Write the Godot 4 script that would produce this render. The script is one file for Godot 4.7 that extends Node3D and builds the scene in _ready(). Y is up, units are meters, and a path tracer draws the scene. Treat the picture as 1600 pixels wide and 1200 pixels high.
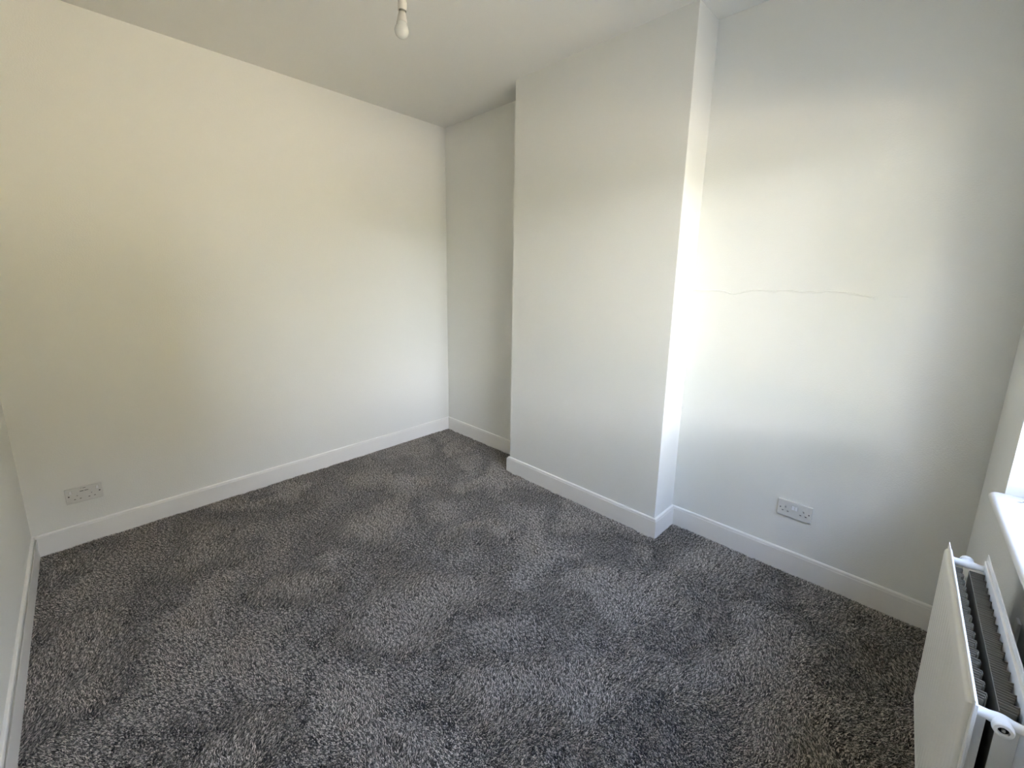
extends Node3D
# An empty bedroom with a chimney breast: near-white walls, dark carpet, radiator under the window.
# Plan: x runs along the chimney wall, z from that wall towards the camera, y up from the tips of the carpet pile.

const H := 2.75                    # ceiling
const ZL := -0.008                 # back of the left alcove
const XA := 1.0735                 # chimney breast, left and right edges
const XB := 2.2466
const XBS := 0.007
const D := 0.2265                  # chimney breast, front face
const X := 3.4428                  # window wall where it meets the alcove
const Z := 2.7554                  # wall beside the camera where it meets the left wall
const W1 := 0.0175                 # the walls are a little out of square
const W3 := 0.022
const W4 := -0.0066
const SILL := 0.80
const WIN_A := 0.36                # window opening along its wall
const WIN_B := 1.80
const HEAD := 2.12
const OUT_Y := -0.35               # ground outside

var rng := RandomNumberGenerator.new()
var loop: PackedVector2Array
var wall_frame: Transform3D        # x along the window wall, y up, z into the room

var paint: StandardMaterial3D
var ceiling_paint: StandardMaterial3D
var gloss: StandardMaterial3D
var enamel: StandardMaterial3D
var plastic: StandardMaterial3D
var dark: StandardMaterial3D


func _ready() -> void:
	rng.seed = 7
	# ---- camera
	var cam := Camera3D.new()
	cam.name = "camera"
	cam.projection = Camera3D.PROJECTION_FRUSTUM
	cam.near = 0.05
	cam.far = 200.0
	cam.size = 2.0 * 0.05 * 600.0 / 650.1
	cam.frustum_offset = Vector2(11.34, -42.36) / 650.1 * 0.05
	cam.position = Vector3(3.16734, 1.47504, 2.41183)
	cam.rotation_order = EULER_ORDER_YXZ
	cam.rotation = Vector3(-0.18878, 0.78023, 0.01291)
	add_child(cam)
	cam.current = true
	# ---- sky and exposure
	var sky := ProceduralSkyMaterial.new()
	sky.sky_top_color = Color(0.37, 0.44, 0.575)
	sky.sky_horizon_color = Color(0.95, 0.945, 0.935)
	sky.sky_curve = 0.24
	sky.ground_horizon_color = Color(0.62, 0.60, 0.56)
	sky.ground_bottom_color = Color(0.45, 0.43, 0.40)
	sky.sky_energy_multiplier = 1.7
	sky.sun_angle_max = 40.0
	sky.sun_curve = 0.12
	sky.ground_energy_multiplier = 0.6
	var env := Environment.new()
	env.background_mode = Environment.BG_SKY
	env.sky = Sky.new()
	env.sky.sky_material = sky
	env.background_energy_multiplier = 1.0
	env.tonemap_mode = Environment.TONE_MAPPER_LINEAR
	env.tonemap_exposure = 14.5
	env.sdfgi_enabled = true
	env.ssao_enabled = true
	env.ssil_enabled = true
	var we := WorldEnvironment.new()
	we.name = "world_environment"
	we.environment = env
	add_child(we)
	# ---- sun: hazy, high, from behind this house, so that it never enters the window itself
	var sun := DirectionalLight3D.new()
	sun.name = "sun"
	sun.light_color = Color(1.0, 0.953, 0.875)
	sun.light_energy = 4.1
	sun.light_angular_distance = 1.0
	sun.shadow_enabled = true
	add_child(sun)
	sun.look_at_from_position(Vector3(-0.36, 0.66, 0.66) * 20.0, Vector3.ZERO)

	make_materials()
	loop = PackedVector2Array([Vector2(W1 * ZL, ZL), Vector2(XA, ZL), Vector2(XA, D), Vector2(XB, D), Vector2(XB + XBS, 0),
		Vector2(X, 0), Vector2(X + W3 * (Z + W4 * X), Z + W4 * X), Vector2(W1 * Z, Z)])
	wall_frame = Transform3D(Basis(Vector3.UP, -PI / 2 + atan(W3)), Vector3(X, 0, 0))

	make_room()
	make_outside()
	make_window()
	make_baseboards()
	make_carpet()
	make_radiator()
	make_pendant()
	make_socket_with_usb()
	make_socket_plain()


# ------------------------------------------------------------------ materials

func noise_texture(freq: float, size: int, as_normal: bool, bump: float, seed_value: int, octaves := 3) -> NoiseTexture2D:
	var n := FastNoiseLite.new()
	n.noise_type = FastNoiseLite.TYPE_SIMPLEX_SMOOTH
	n.frequency = freq
	n.seed = seed_value
	n.fractal_octaves = octaves
	var t := NoiseTexture2D.new()
	t.width = size
	t.height = size
	t.seamless = true
	t.noise = n
	t.as_normal_map = as_normal
	t.bump_strength = bump
	return t


func mat(c: Color, rough: float, metal := 0.0) -> StandardMaterial3D:
	var m := StandardMaterial3D.new()
	m.albedo_color = c
	m.roughness = rough
	m.metallic = metal
	return m


func make_materials() -> void:
	paint = mat(Color(0.917, 0.918, 0.894), 0.75)
	paint.normal_enabled = true                      # roller texture of matt emulsion
	paint.normal_texture = noise_texture(0.045, 512, true, 3.0, 3)
	paint.normal_scale = 0.35
	paint.uv1_triplanar = true
	paint.uv1_world_triplanar = true
	paint.uv1_scale = Vector3.ONE * 5.0
	ceiling_paint = paint.duplicate()
	ceiling_paint.albedo_color = Color(0.910, 0.908, 0.883)
	gloss = mat(Color(0.95, 0.943, 0.92), 0.34)
	enamel = mat(Color(0.965, 0.96, 0.935), 0.42)
	plastic = mat(Color(0.87, 0.868, 0.845), 0.3)
	dark = mat(Color(0.05, 0.05, 0.05), 0.6)


# ------------------------------------------------------------------ mesh helpers

func begin() -> SurfaceTool:
	var st := SurfaceTool.new()
	st.begin(Mesh.PRIMITIVE_TRIANGLES)
	st.set_smooth_group(-1)
	return st


func face(st: SurfaceTool, pts: Array, outward: Vector3) -> void:
	# a convex polygon whose front looks along outward
	var turned := Plane(pts[0], pts[1], pts[2]).normal.dot(outward) < 0.0
	for i in range(1, pts.size() - 1):
		st.add_vertex(pts[0])
		st.add_vertex(pts[i + 1] if turned else pts[i])
		st.add_vertex(pts[i] if turned else pts[i + 1])


func box(st: SurfaceTool, at: Transform3D, lo: Vector3, hi: Vector3, b := 0.0) -> void:
	# a box with chamfered edges
	var c := (lo + hi) / 2.0
	var h := (hi - lo) / 2.0
	b = minf(b, minf(h.x, minf(h.y, h.z)) * 0.9)
	for axis in 3:
		var u := (axis + 1) % 3
		var v := (axis + 2) % 3
		for s in [-1.0, 1.0]:
			var pts := []
			for k in [[-1, -1], [1, -1], [1, 1], [-1, 1]]:
				var q := Vector3.ZERO
				q[axis] = s * h[axis]
				q[u] = k[0] * (h[u] - b)
				q[v] = k[1] * (h[v] - b)
				pts.append(at * (c + q))
			var n := Vector3.ZERO
			n[axis] = s
			face(st, pts, at.basis * n)
			if b > 0.0:
				for s2 in [-1.0, 1.0]:                 # the chamfer between this face and the next axis' face
					var e := []
					for k in [[0, -1], [0, 1], [1, 1], [1, -1]]:
						var q := Vector3.ZERO
						q[axis] = s * (h[axis] - (b if k[0] else 0.0))
						q[u] = s2 * (h[u] - (0.0 if k[0] else b))
						q[v] = k[1] * (h[v] - b)
						e.append(at * (c + q))
					var m := Vector3.ZERO
					m[axis] = s
					m[u] = s2
					face(st, e, at.basis * m)
	if b > 0.0:
		for sx in [-1.0, 1.0]:
			for sy in [-1.0, 1.0]:
				for sz in [-1.0, 1.0]:
					var s := Vector3(sx, sy, sz)
					face(st, [at * (c + s * (h - Vector3(0, b, b))), at * (c + s * (h - Vector3(b, 0, b))), at * (c + s * (h - Vector3(b, b, 0)))], at.basis * s)


func prism(st: SurfaceTool, plan: Array, y0: float, y1: float) -> void:
	# a plan outline (x, z) between two heights
	var flat := PackedVector2Array(plan)
	var tris := Geometry2D.triangulate_polygon(flat)
	for i in range(0, tris.size(), 3):
		for y in [y0, y1]:
			face(st, [v3(flat[tris[i]], y), v3(flat[tris[i + 1]], y), v3(flat[tris[i + 2]], y)], Vector3.UP * (1 if y == y1 else -1))
	var area := 0.0
	for i in flat.size():
		area += flat[i].cross(flat[(i + 1) % flat.size()])
	for i in flat.size():
		var a := flat[i]
		var b := flat[(i + 1) % flat.size()]
		var n := Vector2(b.y - a.y, a.x - b.x) * signf(area)
		face(st, [v3(a, y0), v3(b, y0), v3(b, y1), v3(a, y1)], Vector3(n.x, 0, n.y))


func v3(p: Vector2, y: float) -> Vector3:
	return Vector3(p.x, y, p.y)


func lathe(st: SurfaceTool, at: Transform3D, profile: Array, seg := 32) -> void:
	# profile of (radius, height) turned about y; smooth round it, and along it where it bends gently
	var group := 1
	for i in profile.size() - 1:
		var a: Vector2 = profile[i]
		var b: Vector2 = profile[i + 1]
		if i > 0 and absf((a - profile[i - 1]).angle_to(b - a)) > 0.6:
			group += 1
		st.set_smooth_group(group)
		for k in seg:
			var t0 := TAU * k / seg
			var t1 := TAU * (k + 1) / seg
			var e0 := Vector3(cos(t0), 0, sin(t0))
			var e1 := Vector3(cos(t1), 0, sin(t1))
			var out := Vector3((b.y - a.y) * cos((t0 + t1) / 2), a.x - b.x, (b.y - a.y) * sin((t0 + t1) / 2))
			var p := [at * (e0 * a.x + Vector3.UP * a.y), at * (e1 * a.x + Vector3.UP * a.y), at * (e1 * b.x + Vector3.UP * b.y), at * (e0 * b.x + Vector3.UP * b.y)]
			if a.x < 1e-6:
				p.remove_at(1)
			elif b.x < 1e-6:
				p.remove_at(3)
			face(st, p, at.basis * out)
	st.set_smooth_group(-1)


func tube(st: SurfaceTool, path: Array, radii: Array, seg := 16) -> void:
	var side := Vector3.UP if absf((path[1] - path[0]).normalized().y) < 0.9 else Vector3.RIGHT
	var rings := []
	for i in path.size():
		var along: Vector3 = (path[mini(i + 1, path.size() - 1)] - path[maxi(i - 1, 0)]).normalized()
		var u := along.cross(side).normalized()
		var v := u.cross(along).normalized()
		var ring := []
		for k in seg:
			ring.append(path[i] + (u * cos(TAU * k / seg) + v * sin(TAU * k / seg)) * radii[i])
		rings.append(ring)
	st.set_smooth_group(1)
	for i in path.size() - 1:
		for k in seg:
			var j := (k + 1) % seg
			face(st, [rings[i][k], rings[i][j], rings[i + 1][j], rings[i + 1][k]], rings[i][k] + rings[i][j] - path[i] * 2.0)
	st.set_smooth_group(-1)
	face(st, rings[0], path[0] - path[1])
	face(st, rings[-1], path[-1] - path[-2])


func build(st: SurfaceTool, called: String, m: Material, parent: Node = self) -> MeshInstance3D:
	st.generate_normals()
	st.index()
	var o := MeshInstance3D.new()
	o.name = called
	o.mesh = st.commit()
	o.material_override = m
	parent.add_child(o, true)
	return o


func tag(o: Node3D, label: String, category := "", kind := "", group := "") -> Node3D:
	o.set_meta("label", label)
	if category:
		o.set_meta("category", category)
	if kind:
		o.set_meta("kind", kind)
	if group:
		o.set_meta("group", group)
	return o


func thing(called: String, at: Transform3D) -> Node3D:
	var o := Node3D.new()
	o.name = called
	add_child(o, true)
	o.transform = at
	return o


# ------------------------------------------------------------------ the room

func make_room() -> void:
	var zr := Z + W4 * X
	var xr := X + W3 * zr
	var t := 0.28
	# floor and ceiling slabs
	var st := begin()
	prism(st, [Vector2(-t, -t), Vector2(X + t, -t), Vector2(xr + t, zr + t), Vector2(-t, Z + t)], -0.2, -0.012)
	tag(build(st, "floor", mat(Color(0.25, 0.24, 0.23), 0.9)), "bare floor slab under the dark carpet", "floor", "structure")
	st = begin()
	prism(st, [Vector2(-t, -t), Vector2(X + t, -t), Vector2(xr + t, zr + t), Vector2(-t, Z + t)], H, H + 0.25)
	tag(build(st, "ceiling", ceiling_paint), "plain flat ceiling painted matt off-white", "ceiling", "structure")
	# walls
	st = begin()
	prism(st, [Vector2(-t, -t), Vector2(W1 * ZL, -t), Vector2(W1 * ZL, ZL), Vector2(W1 * Z, Z), Vector2(W1 * Z, Z + t), Vector2(-t, Z + t)], -0.2, H)
	tag(build(st, "wall_left", paint), "plain off-white wall with the low socket that has charging slots", "wall", "structure")
	st = begin()
	prism(st, [Vector2(W1 * ZL, -t), Vector2(X, -t), Vector2(X, 0), Vector2(XB + XBS, 0), Vector2(XB - 0.1, ZL), Vector2(W1 * ZL, ZL)], -0.2, H)
	var back := build(st, "wall_back", paint)
	tag(back, "off-white alcove wall behind the chimney breast, with a hairline plaster crack", "wall", "structure")
	make_cracks(back)
	st = begin()
	var c := 0.002
	prism(st, [Vector2(XA, ZL), Vector2(XA, D - c), Vector2(XA + c, D), Vector2(XB - c, D), Vector2(XB, D - c), Vector2(XB + XBS, 0), Vector2(XB - 0.1, ZL)], -0.2, H)
	tag(build(st, "wall_chimney_breast", paint), "boxed-out off-white chimney breast between two alcoves", "wall", "structure")
	st = begin()
	prism(st, [Vector2(W1 * Z, Z), Vector2(xr, zr), Vector2(xr, zr + t), Vector2(W1 * Z, Z + t)], -0.2, H)
	tag(build(st, "wall_front", paint), "off-white wall at the left edge beside the camera", "wall", "structure")
	# window wall with its opening
	st = begin()
	var f := wall_frame
	box(st, f, Vector3(-t, -0.2, -t), Vector3(zr + t, SILL - 0.027, 0))
	box(st, f, Vector3(-t, HEAD, -t), Vector3(zr + t, H, 0))
	box(st, f, Vector3(-t, SILL - 0.027, -t), Vector3(WIN_A, HEAD, 0))
	box(st, f, Vector3(WIN_B, SILL - 0.027, -t), Vector3(zr + t, HEAD, 0))
	tag(build(st, "wall_right", paint), "off-white window wall behind the radiator", "wall", "structure")


func make_cracks(parent: Node3D) -> void:
	# raised lips of a filled plaster crack, two pieces
	var runs := [[Vector2(2.253, 1.4185), Vector2(2.30, 1.419), Vector2(2.387, 1.421), Vector2(2.42, 1.4165), Vector2(2.445, 1.408), Vector2(2.462, 1.4055), Vector2(2.485, 1.408), Vector2(2.51, 1.4165),
		Vector2(2.554, 1.427), Vector2(2.60, 1.4285), Vector2(2.626, 1.424), Vector2(2.641, 1.4225), Vector2(2.668, 1.429), Vector2(2.692, 1.4305), Vector2(2.73, 1.4265),
		Vector2(2.802, 1.424), Vector2(2.83, 1.426), Vector2(2.854, 1.433), Vector2(2.89, 1.431), Vector2(2.924, 1.4285), Vector2(2.95, 1.4215), Vector2(2.972, 1.4185), Vector2(3.0, 1.414), Vector2(3.012, 1.408), Vector2(3.03, 1.4065)],
		[Vector2(3.066, 1.4165), Vector2(3.10, 1.4165), Vector2(3.133, 1.4175)]]
	for r in runs.size():
		var path := []
		var radii := []
		var pts: Array = runs[r]
		for i in pts.size() - 1:
			for k in 3:
				var p: Vector2 = pts[i].lerp(pts[i + 1], k / 3.0)
				path.append(Vector3(p.x, p.y + rng.randf_range(-0.0006, 0.0006), 0.0002))
				radii.append((0.0044 if r == 0 else 0.0022) * rng.randf_range(0.75, 1.15))
		path.append(Vector3(pts[-1].x, pts[-1].y, -0.001))
		radii.append(0.001)
		radii[0] = 0.0012
		var st := begin()
		tube(st, path, radii, 8)
		build(st, "plaster_crack", paint, parent)


func make_baseboards() -> void:
	var p := [Vector2(-0.012, -0.012), Vector2(0.018, -0.012), Vector2(0.018, 0.0985), Vector2(0.0174, 0.1003), Vector2(0.0166, 0.1003), Vector2(0.0158, 0.0920), Vector2(0.0112, 0.0920), Vector2(0.0108, 0.1050),
		Vector2(0.0098, 0.1085), Vector2(0.007, 0.1108), Vector2(0.002, 0.1119), Vector2(-0.012, 0.1119)]
	for s in [["baseboard_left", 7, 1, "long white skirting board with grooved top under the left wall"], ["baseboard_alcove_left", 0, 1, "short white skirting board in the far shadowed alcove"],
			["baseboard_chimney", 1, 3, "white skirting board wrapped round the chimney breast"], ["baseboard_alcove_right", 4, 1, "white skirting board below the crack and socket in the bright alcove"],
			["baseboard_right", 5, 1, "white skirting board behind the radiator"], ["baseboard_front", 6, 1, "white skirting board running along the left edge towards the camera"]]:
		var rings := []
		for k in s[2] + 1:
			var i: int = (s[1] + k) % 8
			var d1 := (loop[i] - loop[(i + 7) % 8]).normalized()
			var d2 := (loop[(i + 1) % 8] - loop[i]).normalized()
			var n1 := Vector2(-d1.y, d1.x)
			var n2 := Vector2(-d2.y, d2.x)
			var m := (n1 + n2) / (1.0 + n1.dot(n2))
			var ring := []
			for q in p:
				ring.append(v3(loop[i] + m * q.x, q.y))
			rings.append(ring)
		var st := begin()
		for k in rings.size() - 1:
			var mid: Vector3 = (rings[k][0] + rings[k + 1][0]) / 2.0
			for j in p.size() - 1:
				var d: Vector3 = (rings[k + 1][j] - rings[k][j]).normalized()
				var e: Vector3 = rings[k][j + 1] - rings[k][j]
				face(st, [rings[k][j], rings[k][j + 1], rings[k + 1][j + 1], rings[k + 1][j]], e.cross(d) if e.cross(d).dot(Vector3.UP) >= -0.5 * e.length() else e.cross(d))
		tag(build(st, s[0], gloss), s[3], "skirting board", "structure")


# ------------------------------------------------------------------ window and the world behind it

func make_window() -> void:
	var w := thing("window_1", wall_frame)
	tag(w, "window with white frame and deep white sill above the radiator", "window", "structure")
	var o := Transform3D()
	var z0 := -0.19
	var z1 := -0.12
	var st := begin()
	var fw := 0.055
	box(st, o, Vector3(WIN_A, SILL - 0.02, z0), Vector3(WIN_A + fw, HEAD, z1), 0.004)
	box(st, o, Vector3(WIN_B - fw, SILL - 0.02, z0), Vector3(WIN_B, HEAD, z1), 0.004)
	box(st, o, Vector3(WIN_A + fw, SILL - 0.02, z0), Vector3(WIN_B - fw, SILL + fw, z1), 0.004)
	box(st, o, Vector3(WIN_A + fw, HEAD - fw, z0), Vector3(WIN_B - fw, HEAD, z1), 0.004)
	build(st, "window_frame", plastic, w)
	var mid := (WIN_A + WIN_B) / 2.0
	st = begin()
	box(st, o, Vector3(mid - 0.03, SILL + fw, z0), Vector3(mid + 0.03, HEAD - fw, z1), 0.004)
	build(st, "mullion", plastic, w)
	var glass := mat(Color(0.95, 0.98, 0.97, 0.04), 0.0)
	glass.transparency = BaseMaterial3D.TRANSPARENCY_ALPHA
	for s in [[WIN_A + fw, mid - 0.03], [mid + 0.03, WIN_B - fw]]:
		var g := begin()
		box(g, o, Vector3(s[0] - 0.008, SILL + fw - 0.008, -0.157), Vector3(s[1] + 0.008, HEAD - fw + 0.008, -0.153))
		build(g, "pane", glass, w)
	# window board with a rounded nose, its corners rounded in plan
	st = begin()
	var prev := []
	var a := WIN_A + 0.0015
	var b := WIN_B - 0.0015
	var slices := []
	for k in 7:
		var ang := PI / 2 * k / 6.0
		slices.append([a + 0.014 * (1.0 - cos(ang)), 0.014 * (1.0 - sin(ang))])
	for k in 7:
		var ang := PI / 2 * (6 - k) / 6.0
		slices.append([b - 0.014 * (1.0 - cos(ang)), 0.014 * (1.0 - sin(ang))])
	var first := []
	for s in slices:
		var nose: float = 0.036 - s[1]
		var ring := [Vector3(s[0], SILL - 0.027, -0.122)]
		for k in 9:
			var ang := -PI / 2 + PI * k / 8.0
			ring.append(Vector3(s[0], SILL - 0.0135 + 0.0135 * sin(ang), nose - 0.0135 + 0.0135 * cos(ang)))
		ring.append(Vector3(s[0], SILL, -0.122))
		if prev:
			for j in ring.size() - 1:
				st.set_smooth_group(2)
				var e: Vector3 = ring[j + 1] - ring[j]
				face(st, [prev[j], prev[j + 1], ring[j + 1], ring[j]], Vector3(0, -e.z, e.y))
		else:
			first = ring
		prev = ring
	st.set_smooth_group(-1)
	face(st, first, Vector3.LEFT)
	face(st, prev, Vector3.RIGHT)
	var sill := build(st, "window_sill", gloss, w)
	# a small lifted chip in the sill paint
	st = begin()
	face(st, [Vector3(0.4185, SILL + 0.0004, -0.016), Vector3(0.4165, SILL + 0.0012, -0.026), Vector3(0.4125, SILL + 0.0008, -0.030), Vector3(0.4090, SILL + 0.0004, -0.0265), Vector3(0.4150, SILL + 0.0004, -0.022)], Vector3.UP)
	face(st, [Vector3(0.4165, SILL + 0.0012, -0.026), Vector3(0.4010, SILL + 0.0004, -0.037), Vector3(0.3965, SILL + 0.0004, -0.036), Vector3(0.4125, SILL + 0.0008, -0.027)], Vector3.UP)
	tag(build(st, "paint_chip", mat(Color(0.36, 0.37, 0.38), 0.7), sill), "small grey chip in the white sill")


func make_outside() -> void:
	# the storey above this room, which throws this house's shadow
	var st := begin()
	prism(st, [Vector2(-0.28, -6.0), Vector2(X + 0.28, -6.0), Vector2(X + 0.45, 9.0), Vector2(-0.28, 9.0)], H + 0.26, H + 3.0)
	tag(build(st, "wall_upper_storey", mat(Color(0.62, 0.50, 0.42), 0.9)), "upper storey of this house outside the room", "wall", "structure")
	st = begin()
	prism(st, [Vector2(X + 0.32, -40), Vector2(6.6, -40), Vector2(6.6, 40), Vector2(X + 0.45, 40)], OUT_Y - 0.3, OUT_Y)
	tag(build(st, "ground_border", mat(Color(0.64, 0.61, 0.54), 0.95)), "dull planted strip along the outside of the house", "ground", "structure")
	st = begin()
	prism(st, [Vector2(6.6, -40), Vector2(60, -40), Vector2(60, 40), Vector2(6.6, 40)], OUT_Y - 0.3, OUT_Y)
	tag(build(st, "ground_yard", mat(Color(0.765, 0.735, 0.675), 0.95)), "pale paved yard outside the window", "ground", "structure")
	# the house across the yard: brick walls, slate roof, windows
	var h := thing("house", Transform3D(Basis(), Vector3(11.0, OUT_Y, 0)))
	tag(h, "yellowish brick house across the yard, seen by the room only as light", "building")
	var brick := mat(Color(0.52, 0.49, 0.37), 0.9)
	st = begin()
	box(st, Transform3D(), Vector3(0, 0, -14), Vector3(7, 4.6, 0.4))
	build(st, "wall", brick, h)
	st = begin()
	for s in [[-0.25, 3.5], [7.25, 3.5]]:
		face(st, [Vector3(s[0], 4.55, -14.2), Vector3(s[1], 7.0, -14.2), Vector3(s[1], 7.0, 0.6), Vector3(s[0], 4.55, 0.6)], Vector3(s[0] - s[1], 4, 0))
	for z in [-14.2, 0.6]:
		face(st, [Vector3(-0.25, 4.55, z), Vector3(7.25, 4.55, z), Vector3(3.5, 7.0, z)], Vector3(0, 0, z))
	face(st, [Vector3(-0.25, 4.55, -14.2), Vector3(7.25, 4.55, -14.2), Vector3(7.25, 4.55, 0.6), Vector3(-0.25, 4.55, 0.6)], Vector3.DOWN)
	build(st, "roof", mat(Color(0.33, 0.33, 0.36), 0.8), h)
	for z in [-11.0, -8.0, -5.0, -2.0]:
		for y in [0.9, 2.9]:
			var f := begin()
			box(f, Transform3D(), Vector3(-0.05, y, z), Vector3(0.03, y + 1.2, z + 1.1), 0.01)
			var win := build(f, "window", plastic, h)
			f = begin()
			box(f, Transform3D(), Vector3(-0.06, y + 0.07, z + 0.07), Vector3(-0.045, y + 1.13, z + 1.03))
			build(f, "pane", mat(Color(0.1, 0.12, 0.14), 0.05), win)
	# the back wing of the next house, on the side the sun comes from
	var wing := thing("house_wing", Transform3D(Basis(), Vector3(X + 0.6, OUT_Y, 7.5)))
	tag(wing, "brick back wing of the neighbouring house, outside the picture", "building")
	st = begin()
	box(st, Transform3D(), Vector3(0, 0, 0), Vector3(3.8, 4.4, 6.0))
	build(st, "wall", brick, wing)
	st = begin()
	face(st, [Vector3(-0.1, 5.6, -0.2), Vector3(-0.1, 5.6, 6.2), Vector3(4.05, 4.3, 6.2), Vector3(4.05, 4.3, -0.2)], Vector3(1, 4, 0))
	face(st, [Vector3(-0.1, 4.3, -0.2), Vector3(-0.1, 4.3, 6.2), Vector3(4.05, 4.3, 6.2), Vector3(4.05, 4.3, -0.2)], Vector3.DOWN)
	for z in [-0.2, 6.2]:
		face(st, [Vector3(-0.1, 4.3, z), Vector3(4.05, 4.3, z), Vector3(-0.1, 5.6, z)], Vector3(0, 0, z - 1.0))
	face(st, [Vector3(-0.1, 4.3, -0.2), Vector3(-0.1, 4.3, 6.2), Vector3(-0.1, 5.6, 6.2), Vector3(-0.1, 5.6, -0.2)], Vector3.LEFT)
	build(st, "roof", mat(Color(0.33, 0.33, 0.36), 0.8), wing)
	# a tree in the yard, its crown between the window and the higher sky
	var tree := thing("garden_tree", Transform3D(Basis(), Vector3(10.5, OUT_Y, 8.0)))
	tag(tree, "round leafy tree in the yard, outside the picture", "tree")
	st = begin()
	tube(st, [Vector3(0, -0.1, 0), Vector3(0.05, 1.2, 0), Vector3(0, 3.2, 0.1), Vector3(0.1, 5.0, 0)], [0.2, 0.16, 0.14, 0.08], 14)
	build(st, "trunk", mat(Color(0.33, 0.27, 0.21), 0.95), tree)
	var lumps := FastNoiseLite.new()
	lumps.seed = 9
	lumps.frequency = 0.9
	st = begin()
	st.set_smooth_group(1)
	var globe := func(i: int, k: int) -> Vector3:
		var d := Vector3(sin(PI * i / 14.0) * cos(TAU * k / 24.0), cos(PI * i / 14.0), sin(PI * i / 14.0) * sin(TAU * k / 24.0))
		return Vector3(0, 5.4, 0) + d * Vector3(2.4, 2.5, 2.4) * (1.0 + 0.22 * lumps.get_noise_3dv(d * 2.0))
	for i in 14:
		for k in 24:
			var q := [globe.call(i, k), globe.call(i, k + 1), globe.call(i + 1, k + 1), globe.call(i + 1, k)]
			if i == 0:
				q.remove_at(1)
			elif i == 13:
				q.remove_at(2)
			face(st, q, q[0] + q[1] + q[2] - Vector3(0, 16.2, 0))
	build(st, "crown", mat(Color(0.30, 0.36, 0.22), 0.95), tree)
	# a long hedge closes the plot
	st = begin()
	st.set_smooth_group(1)
	var bumps := FastNoiseLite.new()
	bumps.seed = 5
	bumps.frequency = 0.35
	var rows := []
	for i in 60:
		var z := 0.9 + i * 0.62
		var row := []
		for k in 9:
			var a := PI * k / 8.0
			var r := 1.0 + 0.25 * bumps.get_noise_2d(z, k * 1.3)
			row.append(Vector3(27.0 - i * 0.18 - cos(a) * 1.1 * r, OUT_Y + 3.1 * pow(sin(a), 0.6) * (0.85 + 0.15 * r), z))
		rows.append(row)
	for i in 59:
		for k in 8:
			face(st, [rows[i][k], rows[i][k + 1], rows[i + 1][k + 1], rows[i + 1][k]], rows[i][k] + rows[i][k + 1] - Vector3(rows[i][4].x, OUT_Y, rows[i][k].z) * 2.0)
	st.set_smooth_group(-1)
	face(st, rows[0], Vector3.FORWARD)
	tag(build(st, "hedge", mat(Color(0.28, 0.33, 0.22), 0.95)), "dark clipped hedge at the far end of the yard, outside the picture", "hedge")


# ------------------------------------------------------------------ carpet

func make_carpet() -> void:
	var patch := begin()
	var tones := [Color(0.028, 0.025, 0.020), Color(0.16, 0.142, 0.118), Color(0.46, 0.415, 0.355), Color(0.74, 0.675, 0.585), Color(0.86, 0.795, 0.70)]
	var step := 0.0044
	var n := 12
	for i in n:
		for j in n:
			var p := Vector3((i - n / 2.0 + rng.randf()) * step, -0.012, (j - n / 2.0 + rng.randf()) * step)
			if Vector2(p.x, p.z).length() > 0.026:
				continue
			var k := rng.randf()
			var c: Color = tones[0] if k < 0.22 else tones[1] if k < 0.5 else tones[2] if k < 0.74 else tones[3] if k < 0.92 else tones[4]
			c = c * rng.randf_range(0.85, 1.15)
			var a := rng.randf_range(-0.9, 0.9)
			var lean := Vector3(cos(a), 0, sin(a)) * rng.randf_range(0.003, 0.0085)
			var tall := rng.randf_range(0.009, 0.0125)
			var side := Vector3(-sin(a + rng.randf_range(-0.8, 0.8)), 0, cos(a)).normalized()
			var r := rng.randf_range(0.0013, 0.0021)
			tuft(patch, p, lean, tall, side, r, c)
	patch.generate_normals()
	patch.index()
	var mesh := patch.commit()
	var yarn := mat(Color.WHITE, 0.9)
	yarn.vertex_color_use_as_albedo = true
	yarn.rim_enabled = true
	yarn.rim = 0.6
	var nap := FastNoiseLite.new()          # where feet and the vacuum have brushed the pile one way or the other
	nap.seed = 21
	nap.frequency = 1.6
	nap.fractal_octaves = 3
	var at: Array[Transform3D] = []
	var pitch := 0.034
	for i in int((X + 0.1) / pitch) + 2:
		for j in int(Z / pitch) + 2:
			var x := (i + rng.randf_range(-0.3, 0.3)) * pitch
			var z := (j + rng.randf_range(-0.3, 0.3)) * pitch
			if x < W1 * z + 0.012 or x > X + W3 * z - 0.012 or z < 0.010 or z > Z + W4 * x - 0.012 or (x > XA - 0.012 and x < XB + 0.012 and z < D + 0.012):
				continue
			var turn := nap.get_noise_2d(x, z) * 6.0 + rng.randf_range(-0.75, 0.75)
			var tall := 1.0 + 0.40 * nap.get_noise_2d(x * 1.7 + 40.0, z * 1.7)
			var b := Basis(Vector3.UP, turn).scaled(Vector3(1, tall, 1))
			at.append(Transform3D(b, Vector3(x, -0.012 + 0.012 * tall, z)))
	var mm := MultiMesh.new()
	mm.transform_format = MultiMesh.TRANSFORM_3D
	mm.mesh = mesh
	mm.instance_count = at.size()
	for i in at.size():
		mm.set_instance_transform(i, at[i])
	var o := MultiMeshInstance3D.new()
	o.name = "carpet"
	o.multimesh = mm
	o.material_override = yarn
	add_child(o)
	tag(o, "dark grey flecked twist-pile carpet covering the whole floor", "carpet", "stuff")


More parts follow.
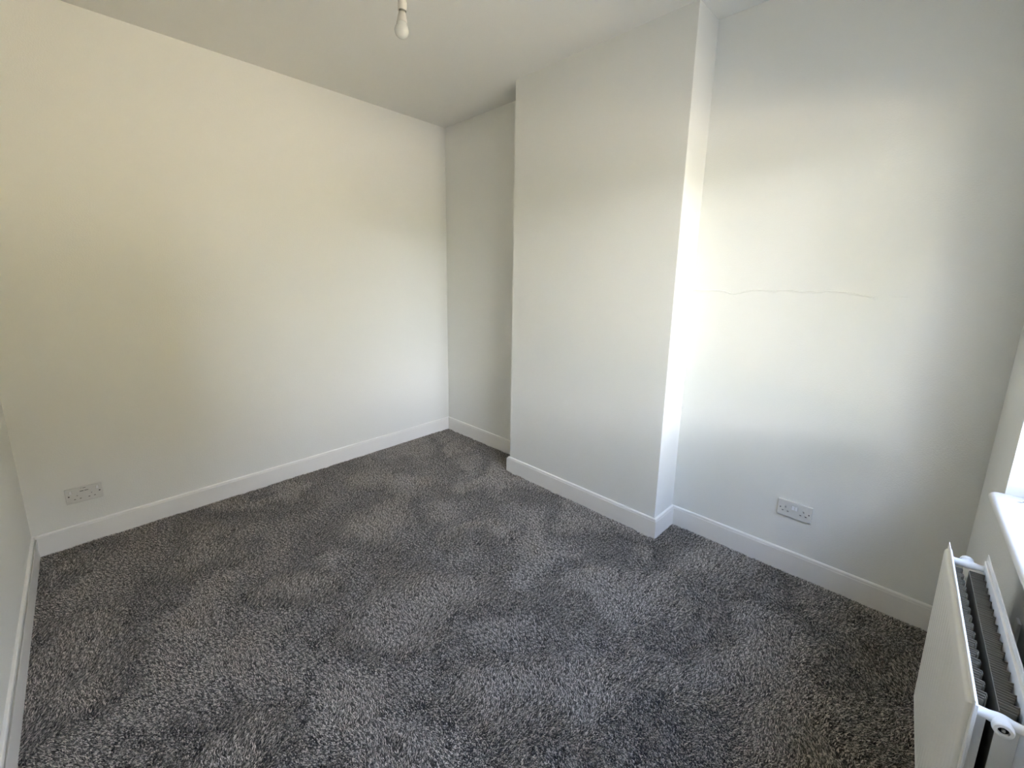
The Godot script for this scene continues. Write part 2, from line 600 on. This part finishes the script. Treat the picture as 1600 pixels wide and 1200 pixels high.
func tuft(st: SurfaceTool, p: Vector3, lean: Vector3, tall: float, side: Vector3, r: float, c: Color) -> void:
	# one bent strand of yarn: two three-sided stretches and a blunt tip
	var up := Vector3.UP
	var fwd := side.cross(up)
	var rings := []
	for k in 3:
		var f := k / 2.0
		var q := p + up * tall * (f - 0.18 * f * f) + lean * f * f
		var w: float = r * [0.9, 1.0, 0.55][k]
		rings.append([q + side * w, q + fwd * w * 0.9 - side * w * 0.5, q - fwd * w * 0.9 - side * w * 0.5])
	st.set_smooth_group(-1)
	st.set_color(c)
	for k in 2:
		for s in 3:
			var t := (s + 1) % 3
			var mid: Vector3 = (rings[k][0] + rings[k][1] + rings[k][2]) / 3.0
			face(st, [rings[k][s], rings[k][t], rings[k + 1][t], rings[k + 1][s]], rings[k][s] + rings[k][t] - mid * 2.0)
	face(st, rings[2], up)


# ------------------------------------------------------------------ radiator

func make_radiator() -> void:
	# local axes: x along the window wall (0 = end near the alcove), y up, z from the wall into the room
	var x0 := 0.715
	var length := 0.628
	var r := thing("radiator", wall_frame * Transform3D(Basis(Vector3.RIGHT, 0.014), Vector3(x0, 0.194, 0.0)))
	tag(r, "white double-panel steel radiator with open top under the window", "radiator")
	var top := 0.521                       # of the pressed panels, above the radiator's foot
	radiator_panel(r, "front_panel", length, top, 0.118, 0.1335, 1.0)
	radiator_panel(r, "back_panel", length, top - 0.004, 0.040, 0.0545, -1.0)
	# banks of bare steel convector fins welded to the inner faces
	var steel := mat(Color(0.46, 0.44, 0.38), 0.6)
	for bank in [[0.0965, 0.118, -1.0], [0.0545, 0.0835, 1.0]]:
		var st := begin()
		var x := 0.04
		var k := 0
		while x < length - 0.055:
			var lo: float = bank[0] + 0.0023 * (k % 4)    # saw-toothed towards the wall
			var hi: float = bank[1]
			box(st, Transform3D(), Vector3(x, 0.03, lo), Vector3(x + 0.0018, 0.493 + rng.randf_range(-0.0008, 0.0008), hi))
			if bank[2] > 0 or k % 4 < 2:                  # the folds that join the fins on the open side
				var z: float = lo if bank[2] < 0 else hi
				box(st, Transform3D(), Vector3(x, 0.03, z - 0.0006), Vector3(x + 0.0083, 0.492, z + 0.0006))
			x += 0.00833
			k += 1
		build(st, "convector_fins", steel, r).set_meta("kind", "stuff")
		st = begin()
		box(st, Transform3D(), Vector3(x, 0.03, bank[0]), Vector3(x + 0.0015, 0.485, bank[1]), 0.0004)
		build(st, "end_plate", enamel, r)
	# the pipes that join the two panels, each with a threaded boss and plug
	for s in [-1.0, 1.0]:
		var hx: float = 0.012 if s < 0 else length - 0.022
		for y in [0.497, 0.05]:
			var st := begin()
			var path := []
			var radii := []
			for k in 21:
				var f := k / 20.0
				path.append(Vector3(hx, y, lerpf(0.048, 0.123, f)))
				radii.append(0.0078 + 0.0042 * exp(-pow((f - 0.5) / 0.2, 2.0)) + 0.0025 * exp(-pow((absf(f - 0.5) - 0.5) / 0.12, 2.0)))
			tube(st, path, radii, 20)
			var out := Transform3D(Basis(Vector3.BACK, -PI / 2 * s), Vector3(hx, y, 0.0855))
			lathe(st, out, [Vector2(0.0125, 0.0), Vector2(0.0125, 0.015), Vector2(0.0143, 0.017), Vector2(0.0143, 0.021), Vector2(0.0134, 0.0225)], 28)
			var header := build(st, "header_pipe", enamel, r)
			st = begin()
			lathe(st, out, [Vector2(0.0134, 0.021), Vector2(0.0134, 0.0245), Vector2(0.0120, 0.0262), Vector2(0.0076, 0.027), Vector2(0.0070, 0.0215), Vector2(0.0, 0.0215)], 28)
			tag(build(st, "plug", enamel, header), "round screw plug with a recessed centre")
			st = begin()
			lathe(st, out, [Vector2(0.0068, 0.0216), Vector2(0.0068, 0.0222), Vector2(0.0, 0.0222)], 20)
			build(st, "plug_recess", dark, header)
			st = begin()
			box(st, out, Vector3(-0.0023, 0.0215, -0.0023), Vector3(0.0023, 0.0262, 0.0023), 0.0006)
			build(st, "vent_pin", mat(Color(0.75, 0.74, 0.70), 0.3, 0.8), header)
	# valves and tails down into the floor
	for hx in [-0.03, length + 0.03]:
		var st := begin()
		tube(st, [Vector3(hx, -0.215, 0.0855), Vector3(hx, 0.02, 0.0855)], [0.0075, 0.0075], 16)
		build(st, "pipe_tail", enamel, r)
		st = begin()
		lathe(st, Transform3D(Basis(), Vector3(hx, 0.015, 0.0855)), [Vector2(0.0, 0.0), Vector2(0.011, 0.0), Vector2(0.012, 0.02), Vector2(0.014, 0.035), Vector2(0.013, 0.055), Vector2(0.010, 0.06), Vector2(0.0, 0.06)], 24)
		tube(st, [Vector3(hx, 0.05, 0.0855), Vector3(0.02 if hx < 0 else length - 0.02, 0.05, 0.0855)], [0.009, 0.009], 16)
		build(st, "valve", mat(Color(0.8, 0.8, 0.8), 0.25, 0.9), r)
	# wall brackets
	for bx in [0.14, length - 0.14]:
		var st := begin()
		box(st, Transform3D(), Vector3(bx - 0.015, 0.06, -0.002), Vector3(bx + 0.015, 0.45, 0.004), 0.001)
		box(st, Transform3D(), Vector3(bx - 0.015, 0.40, 0.0), Vector3(bx + 0.015, 0.404, 0.042), 0.001)
		box(st, Transform3D(), Vector3(bx - 0.015, 0.08, 0.0), Vector3(bx + 0.015, 0.084, 0.042), 0.001)
		build(st, "bracket", enamel, r)


func radiator_panel(parent: Node3D, called: String, length: float, top: float, zi: float, zo: float, side: float) -> void:
	# a pressed panel: rounded rim, shallow vertical flutes, welded seam standing along its top
	var st := begin()
	var zf := zo if side > 0 else zi
	var zb := zi if side > 0 else zo
	var xs := []
	var ys := []
	var rim := 0.009
	for k in 6:
		xs.append(rim * (1.0 - cos(PI / 2 * k / 5.0)))
	var x := 0.03
	while x < length - 0.025:
		for k in [-0.009, -0.006, -0.004, -0.002, 0.0, 0.002, 0.004, 0.006, 0.009]:
			xs.append(x + k)
		x += 0.0331
	for k in 6:
		xs.append(length - rim * (1.0 - sin(PI / 2 * k / 5.0)))
	for k in 6:
		ys.append(rim * (1.0 - cos(PI / 2 * k / 5.0)))
	for y in [0.02, 0.03, 0.045, 0.12, 0.24, 0.36, top - 0.075, top - 0.06, top - 0.05, top - 0.04]:
		ys.append(y)
	for k in 6:
		ys.append(top - rim * (1.0 - sin(PI / 2 * k / 5.0)))
	var depth := func(px: float, py: float) -> float:
		var e := minf(minf(px, length - px), minf(py, top - py))
		var d := 0.0
		if e < rim:
			d = rim - sqrt(maxf(0.0, rim * rim - (rim - e) * (rim - e)))
		if px > 0.02 and px < length - 0.02:
			var m := fposmod(px - 0.03 + 0.01655, 0.0331) - 0.01655
			var fade := smoothstep(0.02, 0.045, py) * (1.0 - smoothstep(top - 0.075, top - 0.04, py))
			d += 0.0032 * exp(-pow(m / 0.0042, 2.0)) * fade
		return zf - side * d
	st.set_smooth_group(1)
	for i in xs.size() - 1:
		for j in ys.size() - 1:
			var q := []
			for k in [[0, 0], [1, 0], [1, 1], [0, 1]]:
				var px: float = xs[i + k[0]]
				var py: float = ys[j + k[1]]
				q.append(Vector3(px, py, depth.call(px, py)))
			face(st, q, Vector3(0, 0, side))
	st.set_smooth_group(-1)
	var zr := zf - side * rim
	box(st, Transform3D(), Vector3(0.0, 0.0, minf(zb, zr)), Vector3(length, top, maxf(zb, zr)), 0.0005)
	var panel := build(st, called, enamel, parent)
	st = begin()
	var zs := (zi + zo) / 2.0 - side * 0.001
	box(st, Transform3D(), Vector3(-0.012, top - 0.01, zs - 0.0012), Vector3(length + 0.012, top + 0.016, zs + 0.0012), 0.0008)
	for xx in [[-0.012, 0.002], [length - 0.002, length + 0.012]]:
		box(st, Transform3D(), Vector3(xx[0], -0.008, zs - 0.0012), Vector3(xx[1], top + 0.01, zs + 0.0012), 0.0008)
	build(st, "welded_seam", enamel, panel)


# ------------------------------------------------------------------ pendant and bulb

func make_pendant() -> void:
	var foot := Vector3(1.5297, 2.4165, 1.3731)      # the lowest point of the bulb
	var axis := (Vector3.UP + Vector3(0.711, 0, -0.703) * 0.06).normalized()
	var b := Basis(Quaternion(Vector3.UP, axis))
	var at := Transform3D(b, foot)
	var l := thing("pendant_light", Transform3D(Basis(), Vector3(1.5297, H, 1.3731)))
	tag(l, "plain white pendant lampholder hanging from the ceiling on a short flex", "ceiling light")
	var local := l.transform.affine_inverse() * at
	var white := mat(Color(0.85, 0.84, 0.795), 0.35)
	var st := begin()
	lathe(st, Transform3D(), [Vector2(0.0, -0.026), Vector2(0.012, -0.026), Vector2(0.030, -0.022), Vector2(0.043, -0.012), Vector2(0.046, 0.0)], 40)
	build(st, "ceiling_rose", white, l)
	st = begin()
	var tip := local * Vector3(0, 0.187, 0)
	tube(st, [Vector3(0, -0.02, 0), Vector3(0, -0.05, 0).lerp(tip, 0.2), Vector3(0, -0.02, 0).lerp(tip, 0.6) + Vector3(0.004, 0, 0), tip], [0.0035, 0.0035, 0.0035, 0.0035], 12)
	build(st, "flex", white, l)
	st = begin()
	lathe(st, local, [Vector2(0.0148, 0.1015), Vector2(0.0168, 0.0985), Vector2(0.0176, 0.100), Vector2(0.0176, 0.1285), Vector2(0.0168, 0.1305), Vector2(0.0148, 0.1305)], 40)
	build(st, "skirt_ring", white, l)
	st = begin()
	lathe(st, local, [Vector2(0.0145, 0.1005), Vector2(0.0145, 0.1335), Vector2(0.0172, 0.1335), Vector2(0.0178, 0.1355), Vector2(0.0172, 0.150), Vector2(0.0145, 0.162), Vector2(0.0085, 0.172), Vector2(0.0060, 0.187), Vector2(0.0, 0.188)], 40)
	build(st, "lampholder", white, l)
	# the bulb is a thing of its own, held by the lampholder
	var bulb := thing("light_bulb", at)
	tag(bulb, "unlit white bayonet bulb with frosted globe in the pendant lampholder", "light bulb")
	var frosted := mat(Color(0.82, 0.825, 0.80), 0.13)
	st = begin()
	var globe := []
	for k in 13:
		var a := -PI / 2 + (PI / 2 + 0.62) * k / 12.0
		globe.append(Vector2(0.028 * cos(a), 0.028 + 0.028 * sin(a)))
	globe[0] = Vector2(0.0, 0.0)
	globe.append(Vector2(0.0212, 0.0505))
	globe.append(Vector2(0.0200, 0.0560))
	lathe(st, Transform3D(), globe, 48)
	build(st, "globe", frosted, bulb)
	st = begin()
	lathe(st, Transform3D(), [Vector2(0.0200, 0.0550), Vector2(0.0214, 0.0560), Vector2(0.0204, 0.062), Vector2(0.0172, 0.077), Vector2(0.0148, 0.088), Vector2(0.0138, 0.092), Vector2(0.0, 0.092)], 48)
	build(st, "collar", mat(Color(0.79, 0.78, 0.745), 0.4), bulb)
	st = begin()
	lathe(st, Transform3D(), [Vector2(0.0112, 0.090), Vector2(0.0112, 0.112), Vector2(0.0100, 0.114), Vector2(0.0, 0.114)], 32)
	build(st, "bayonet_cap", mat(Color(0.72, 0.71, 0.68), 0.3, 0.9), bulb)


# ------------------------------------------------------------------ sockets

func plate(parent: Node3D, holes: Array) -> void:
	# a 146 x 86 mm double faceplate; holes are Rect2 on its face, cut right through to dark floors
	var w := 0.073
	var h := 0.043
	var t := 0.0095
	var b := 0.002
	var st := begin()
	var xs := [-w + b, w - b]
	var ys := [-h + b, h - b]
	for r in holes:
		xs.append_array([r.position.x, r.end.x])
		ys.append_array([r.position.y, r.end.y])
	xs.sort()
	ys.sort()
	for i in xs.size() - 1:
		for j in ys.size() - 1:
			var c := Vector2((xs[i] + xs[i + 1]) / 2.0, (ys[j] + ys[j + 1]) / 2.0)
			if xs[i + 1] - xs[i] < 1e-6 or ys[j + 1] - ys[j] < 1e-6 or holes.any(func(r): return r.has_point(c)):
				continue
			face(st, [Vector3(xs[i], ys[j], t), Vector3(xs[i + 1], ys[j], t), Vector3(xs[i + 1], ys[j + 1], t), Vector3(xs[i], ys[j + 1], t)], Vector3.BACK)
	# chamfered rim and sides
	var inner := [Vector2(-w + b, -h + b), Vector2(w - b, -h + b), Vector2(w - b, h - b), Vector2(-w + b, h - b)]
	var outer := [Vector2(-w, -h), Vector2(w, -h), Vector2(w, h), Vector2(-w, h)]
	for k in 4:
		var m := (k + 1) % 4
		var o: Vector2 = outer[k] + outer[m]
		var n := Vector3(o.x, o.y, 0).normalized()
		face(st, [Vector3(inner[k].x, inner[k].y, t), Vector3(inner[m].x, inner[m].y, t), Vector3(outer[m].x, outer[m].y, t - b), Vector3(outer[k].x, outer[k].y, t - b)], n + Vector3.BACK)
		face(st, [Vector3(outer[k].x, outer[k].y, t - b), Vector3(outer[m].x, outer[m].y, t - b), Vector3(outer[m].x, outer[m].y, 0.0026), Vector3(outer[k].x, outer[k].y, 0.0026)], n)
	box(st, Transform3D(), Vector3(-w + 0.003, -h + 0.003, -0.001), Vector3(w - 0.003, h - 0.003, 0.0028))
	build(st, "faceplate", plastic, parent)


func hole_floor(parent: Node3D, called: String, r: Rect2, m: Material, depth := 0.007) -> void:
	# the walls and the bottom of a hole in the faceplate
	var st := begin()
	var t := 0.0095
	var a: Vector2 = r.position
	var e: Vector2 = r.end
	for s in [[Vector2(a.x, a.y), Vector2(e.x, a.y), Vector3.UP], [Vector2(a.x, e.y), Vector2(e.x, e.y), Vector3.DOWN], [Vector2(a.x, a.y), Vector2(a.x, e.y), Vector3.RIGHT], [Vector2(e.x, a.y), Vector2(e.x, e.y), Vector3.LEFT]]:
		face(st, [Vector3(s[0].x, s[0].y, t), Vector3(s[1].x, s[1].y, t), Vector3(s[1].x, s[1].y, t - depth), Vector3(s[0].x, s[0].y, t - depth)], s[2])
	face(st, [Vector3(a.x, a.y, t - depth), Vector3(e.x, a.y, t - depth), Vector3(e.x, e.y, t - depth), Vector3(a.x, e.y, t - depth)], Vector3.BACK)
	build(st, called, m, parent)


func rocker(parent: Node3D, c: Vector2, w: float, h: float) -> void:
	var st := begin()
	var a := Vector3(c.x - w / 2, c.y - h / 2, 0)
	var t := 0.0095
	# wedge profile: pressed in at the top, standing proud at the bottom
	var pts := [Vector2(h, t - 0.004), Vector2(h, t + 0.0012), Vector2(h * 0.55, t + 0.0018), Vector2(0.0012, t + 0.0042), Vector2(0, t + 0.0034), Vector2(0, t - 0.004)]
	for i in pts.size() - 1:
		var p: Vector2 = pts[i]
		var q: Vector2 = pts[i + 1]
		face(st, [a + Vector3(0, p.x, p.y), a + Vector3(w, p.x, p.y), a + Vector3(w, q.x, q.y), a + Vector3(0, q.x, q.y)], Vector3(0, q.y - p.y, p.x - q.x))
	for s in [0.0, w]:
		var side := []
		for p in pts:
			side.append(a + Vector3(s, p.x, p.y))
		face(st, side, Vector3.LEFT if s == 0.0 else Vector3.RIGHT)
	build(st, "rocker_switch", mat(Color(0.95, 0.95, 0.95), 0.25), parent)


func rect(cx: float, cy: float, w: float, h: float) -> Rect2:
	return Rect2((cx - w / 2) * 0.001, (cy - h / 2) * 0.001, w * 0.001, h * 0.001)


func make_socket_with_usb() -> void:
	var c := Vector3(W1 * 2.5375, 0.2785, 2.5375)
	var s := thing("wall_socket", Transform3D(Basis(Vector3.UP, PI / 2 + W1 * -1.0), c))
	tag(s, "white double socket with two black charging slots, low on the left wall", "wall socket", "", "double wall sockets")
	var shutter := mat(Color(0.42, 0.42, 0.40), 0.6)
	var earth := [rect(-28, 0, 4.4, 8), rect(28, 0, 4.4, 8)]
	var live := [rect(-39, -21.5, 6.6, 4.2), rect(-17, -21.5, 6.6, 4.2), rect(17, -21.5, 6.6, 4.2), rect(39, -21.5, 6.6, 4.2)]
	var usb := [rect(-8.5, 20, 14.5, 5.2), rect(10, 20, 14.5, 5.2)]
	var screws := [rect(-60.3, 0, 6, 6), rect(60.3, 0, 6, 6)]
	var gaps := [rect(-52, 22, 11.2, 16.2), rect(53, 22, 11.2, 16.2)]
	plate(s, earth + live + usb + screws + gaps)
	for r in gaps:
		hole_floor(s, "switch_gap", r, shutter, 0.004)
	for r in earth:
		hole_floor(s, "earth_pin_hole", r, dark)
	for r in live:
		hole_floor(s, "pin_hole", r, shutter, 0.003)
	for r in usb:
		hole_floor(s, "charging_slot", r, dark)
	for r in screws:
		hole_floor(s, "screw", r, dark, 0.003)
	rocker(s, Vector2(-0.052, 0.022), 0.010, 0.015)
	rocker(s, Vector2(0.053, 0.022), 0.010, 0.015)
	var st := begin()                             # the small printed marks above the slots
	for q in [[-13.0, 35.0, 7.0, 1.2], [-3.5, 33.5, 12.0, 2.4]]:
		box(st, Transform3D(), Vector3(q[0], q[1], 9.4) * 0.001, Vector3(q[0] + q[2], q[1] + q[3], 9.6) * 0.001)
	build(st, "printed_mark", mat(Color(0.25, 0.25, 0.25), 0.7), s)


func make_socket_plain() -> void:
	var s := thing("wall_socket", Transform3D(Basis(), Vector3(2.8622, 0.3348, 0.0)))
	tag(s, "white double socket with twin central rockers, below the crack in the bright alcove", "wall socket", "", "double wall sockets")
	var holes := []
	var screws := [rect(-60.3, 0, 5.5, 5.5), rect(60.3, 0, 5.5, 5.5)]
	for cx in [-38.0, 38.0]:
		holes += [rect(cx, 8.5, 5.6, 9.0), rect(cx - 11.0, -13.0, 7.6, 5.2), rect(cx + 11.0, -13.0, 7.6, 5.2)]
	var gaps := [rect(-6.8, 12, 12.7, 20.6), rect(6.8, 12, 12.7, 20.6)]
	plate(s, holes + screws + gaps)
	for r in gaps:
		hole_floor(s, "switch_gap", r, mat(Color(0.42, 0.42, 0.42), 0.6), 0.004)
	for r in holes:
		hole_floor(s, "pin_hole", r, dark)
	for r in screws:
		hole_floor(s, "screw", r, dark, 0.003)
	rocker(s, Vector2(-0.0066, 0.012), 0.0115, 0.019)
	rocker(s, Vector2(0.0066, 0.012), 0.0115, 0.019)
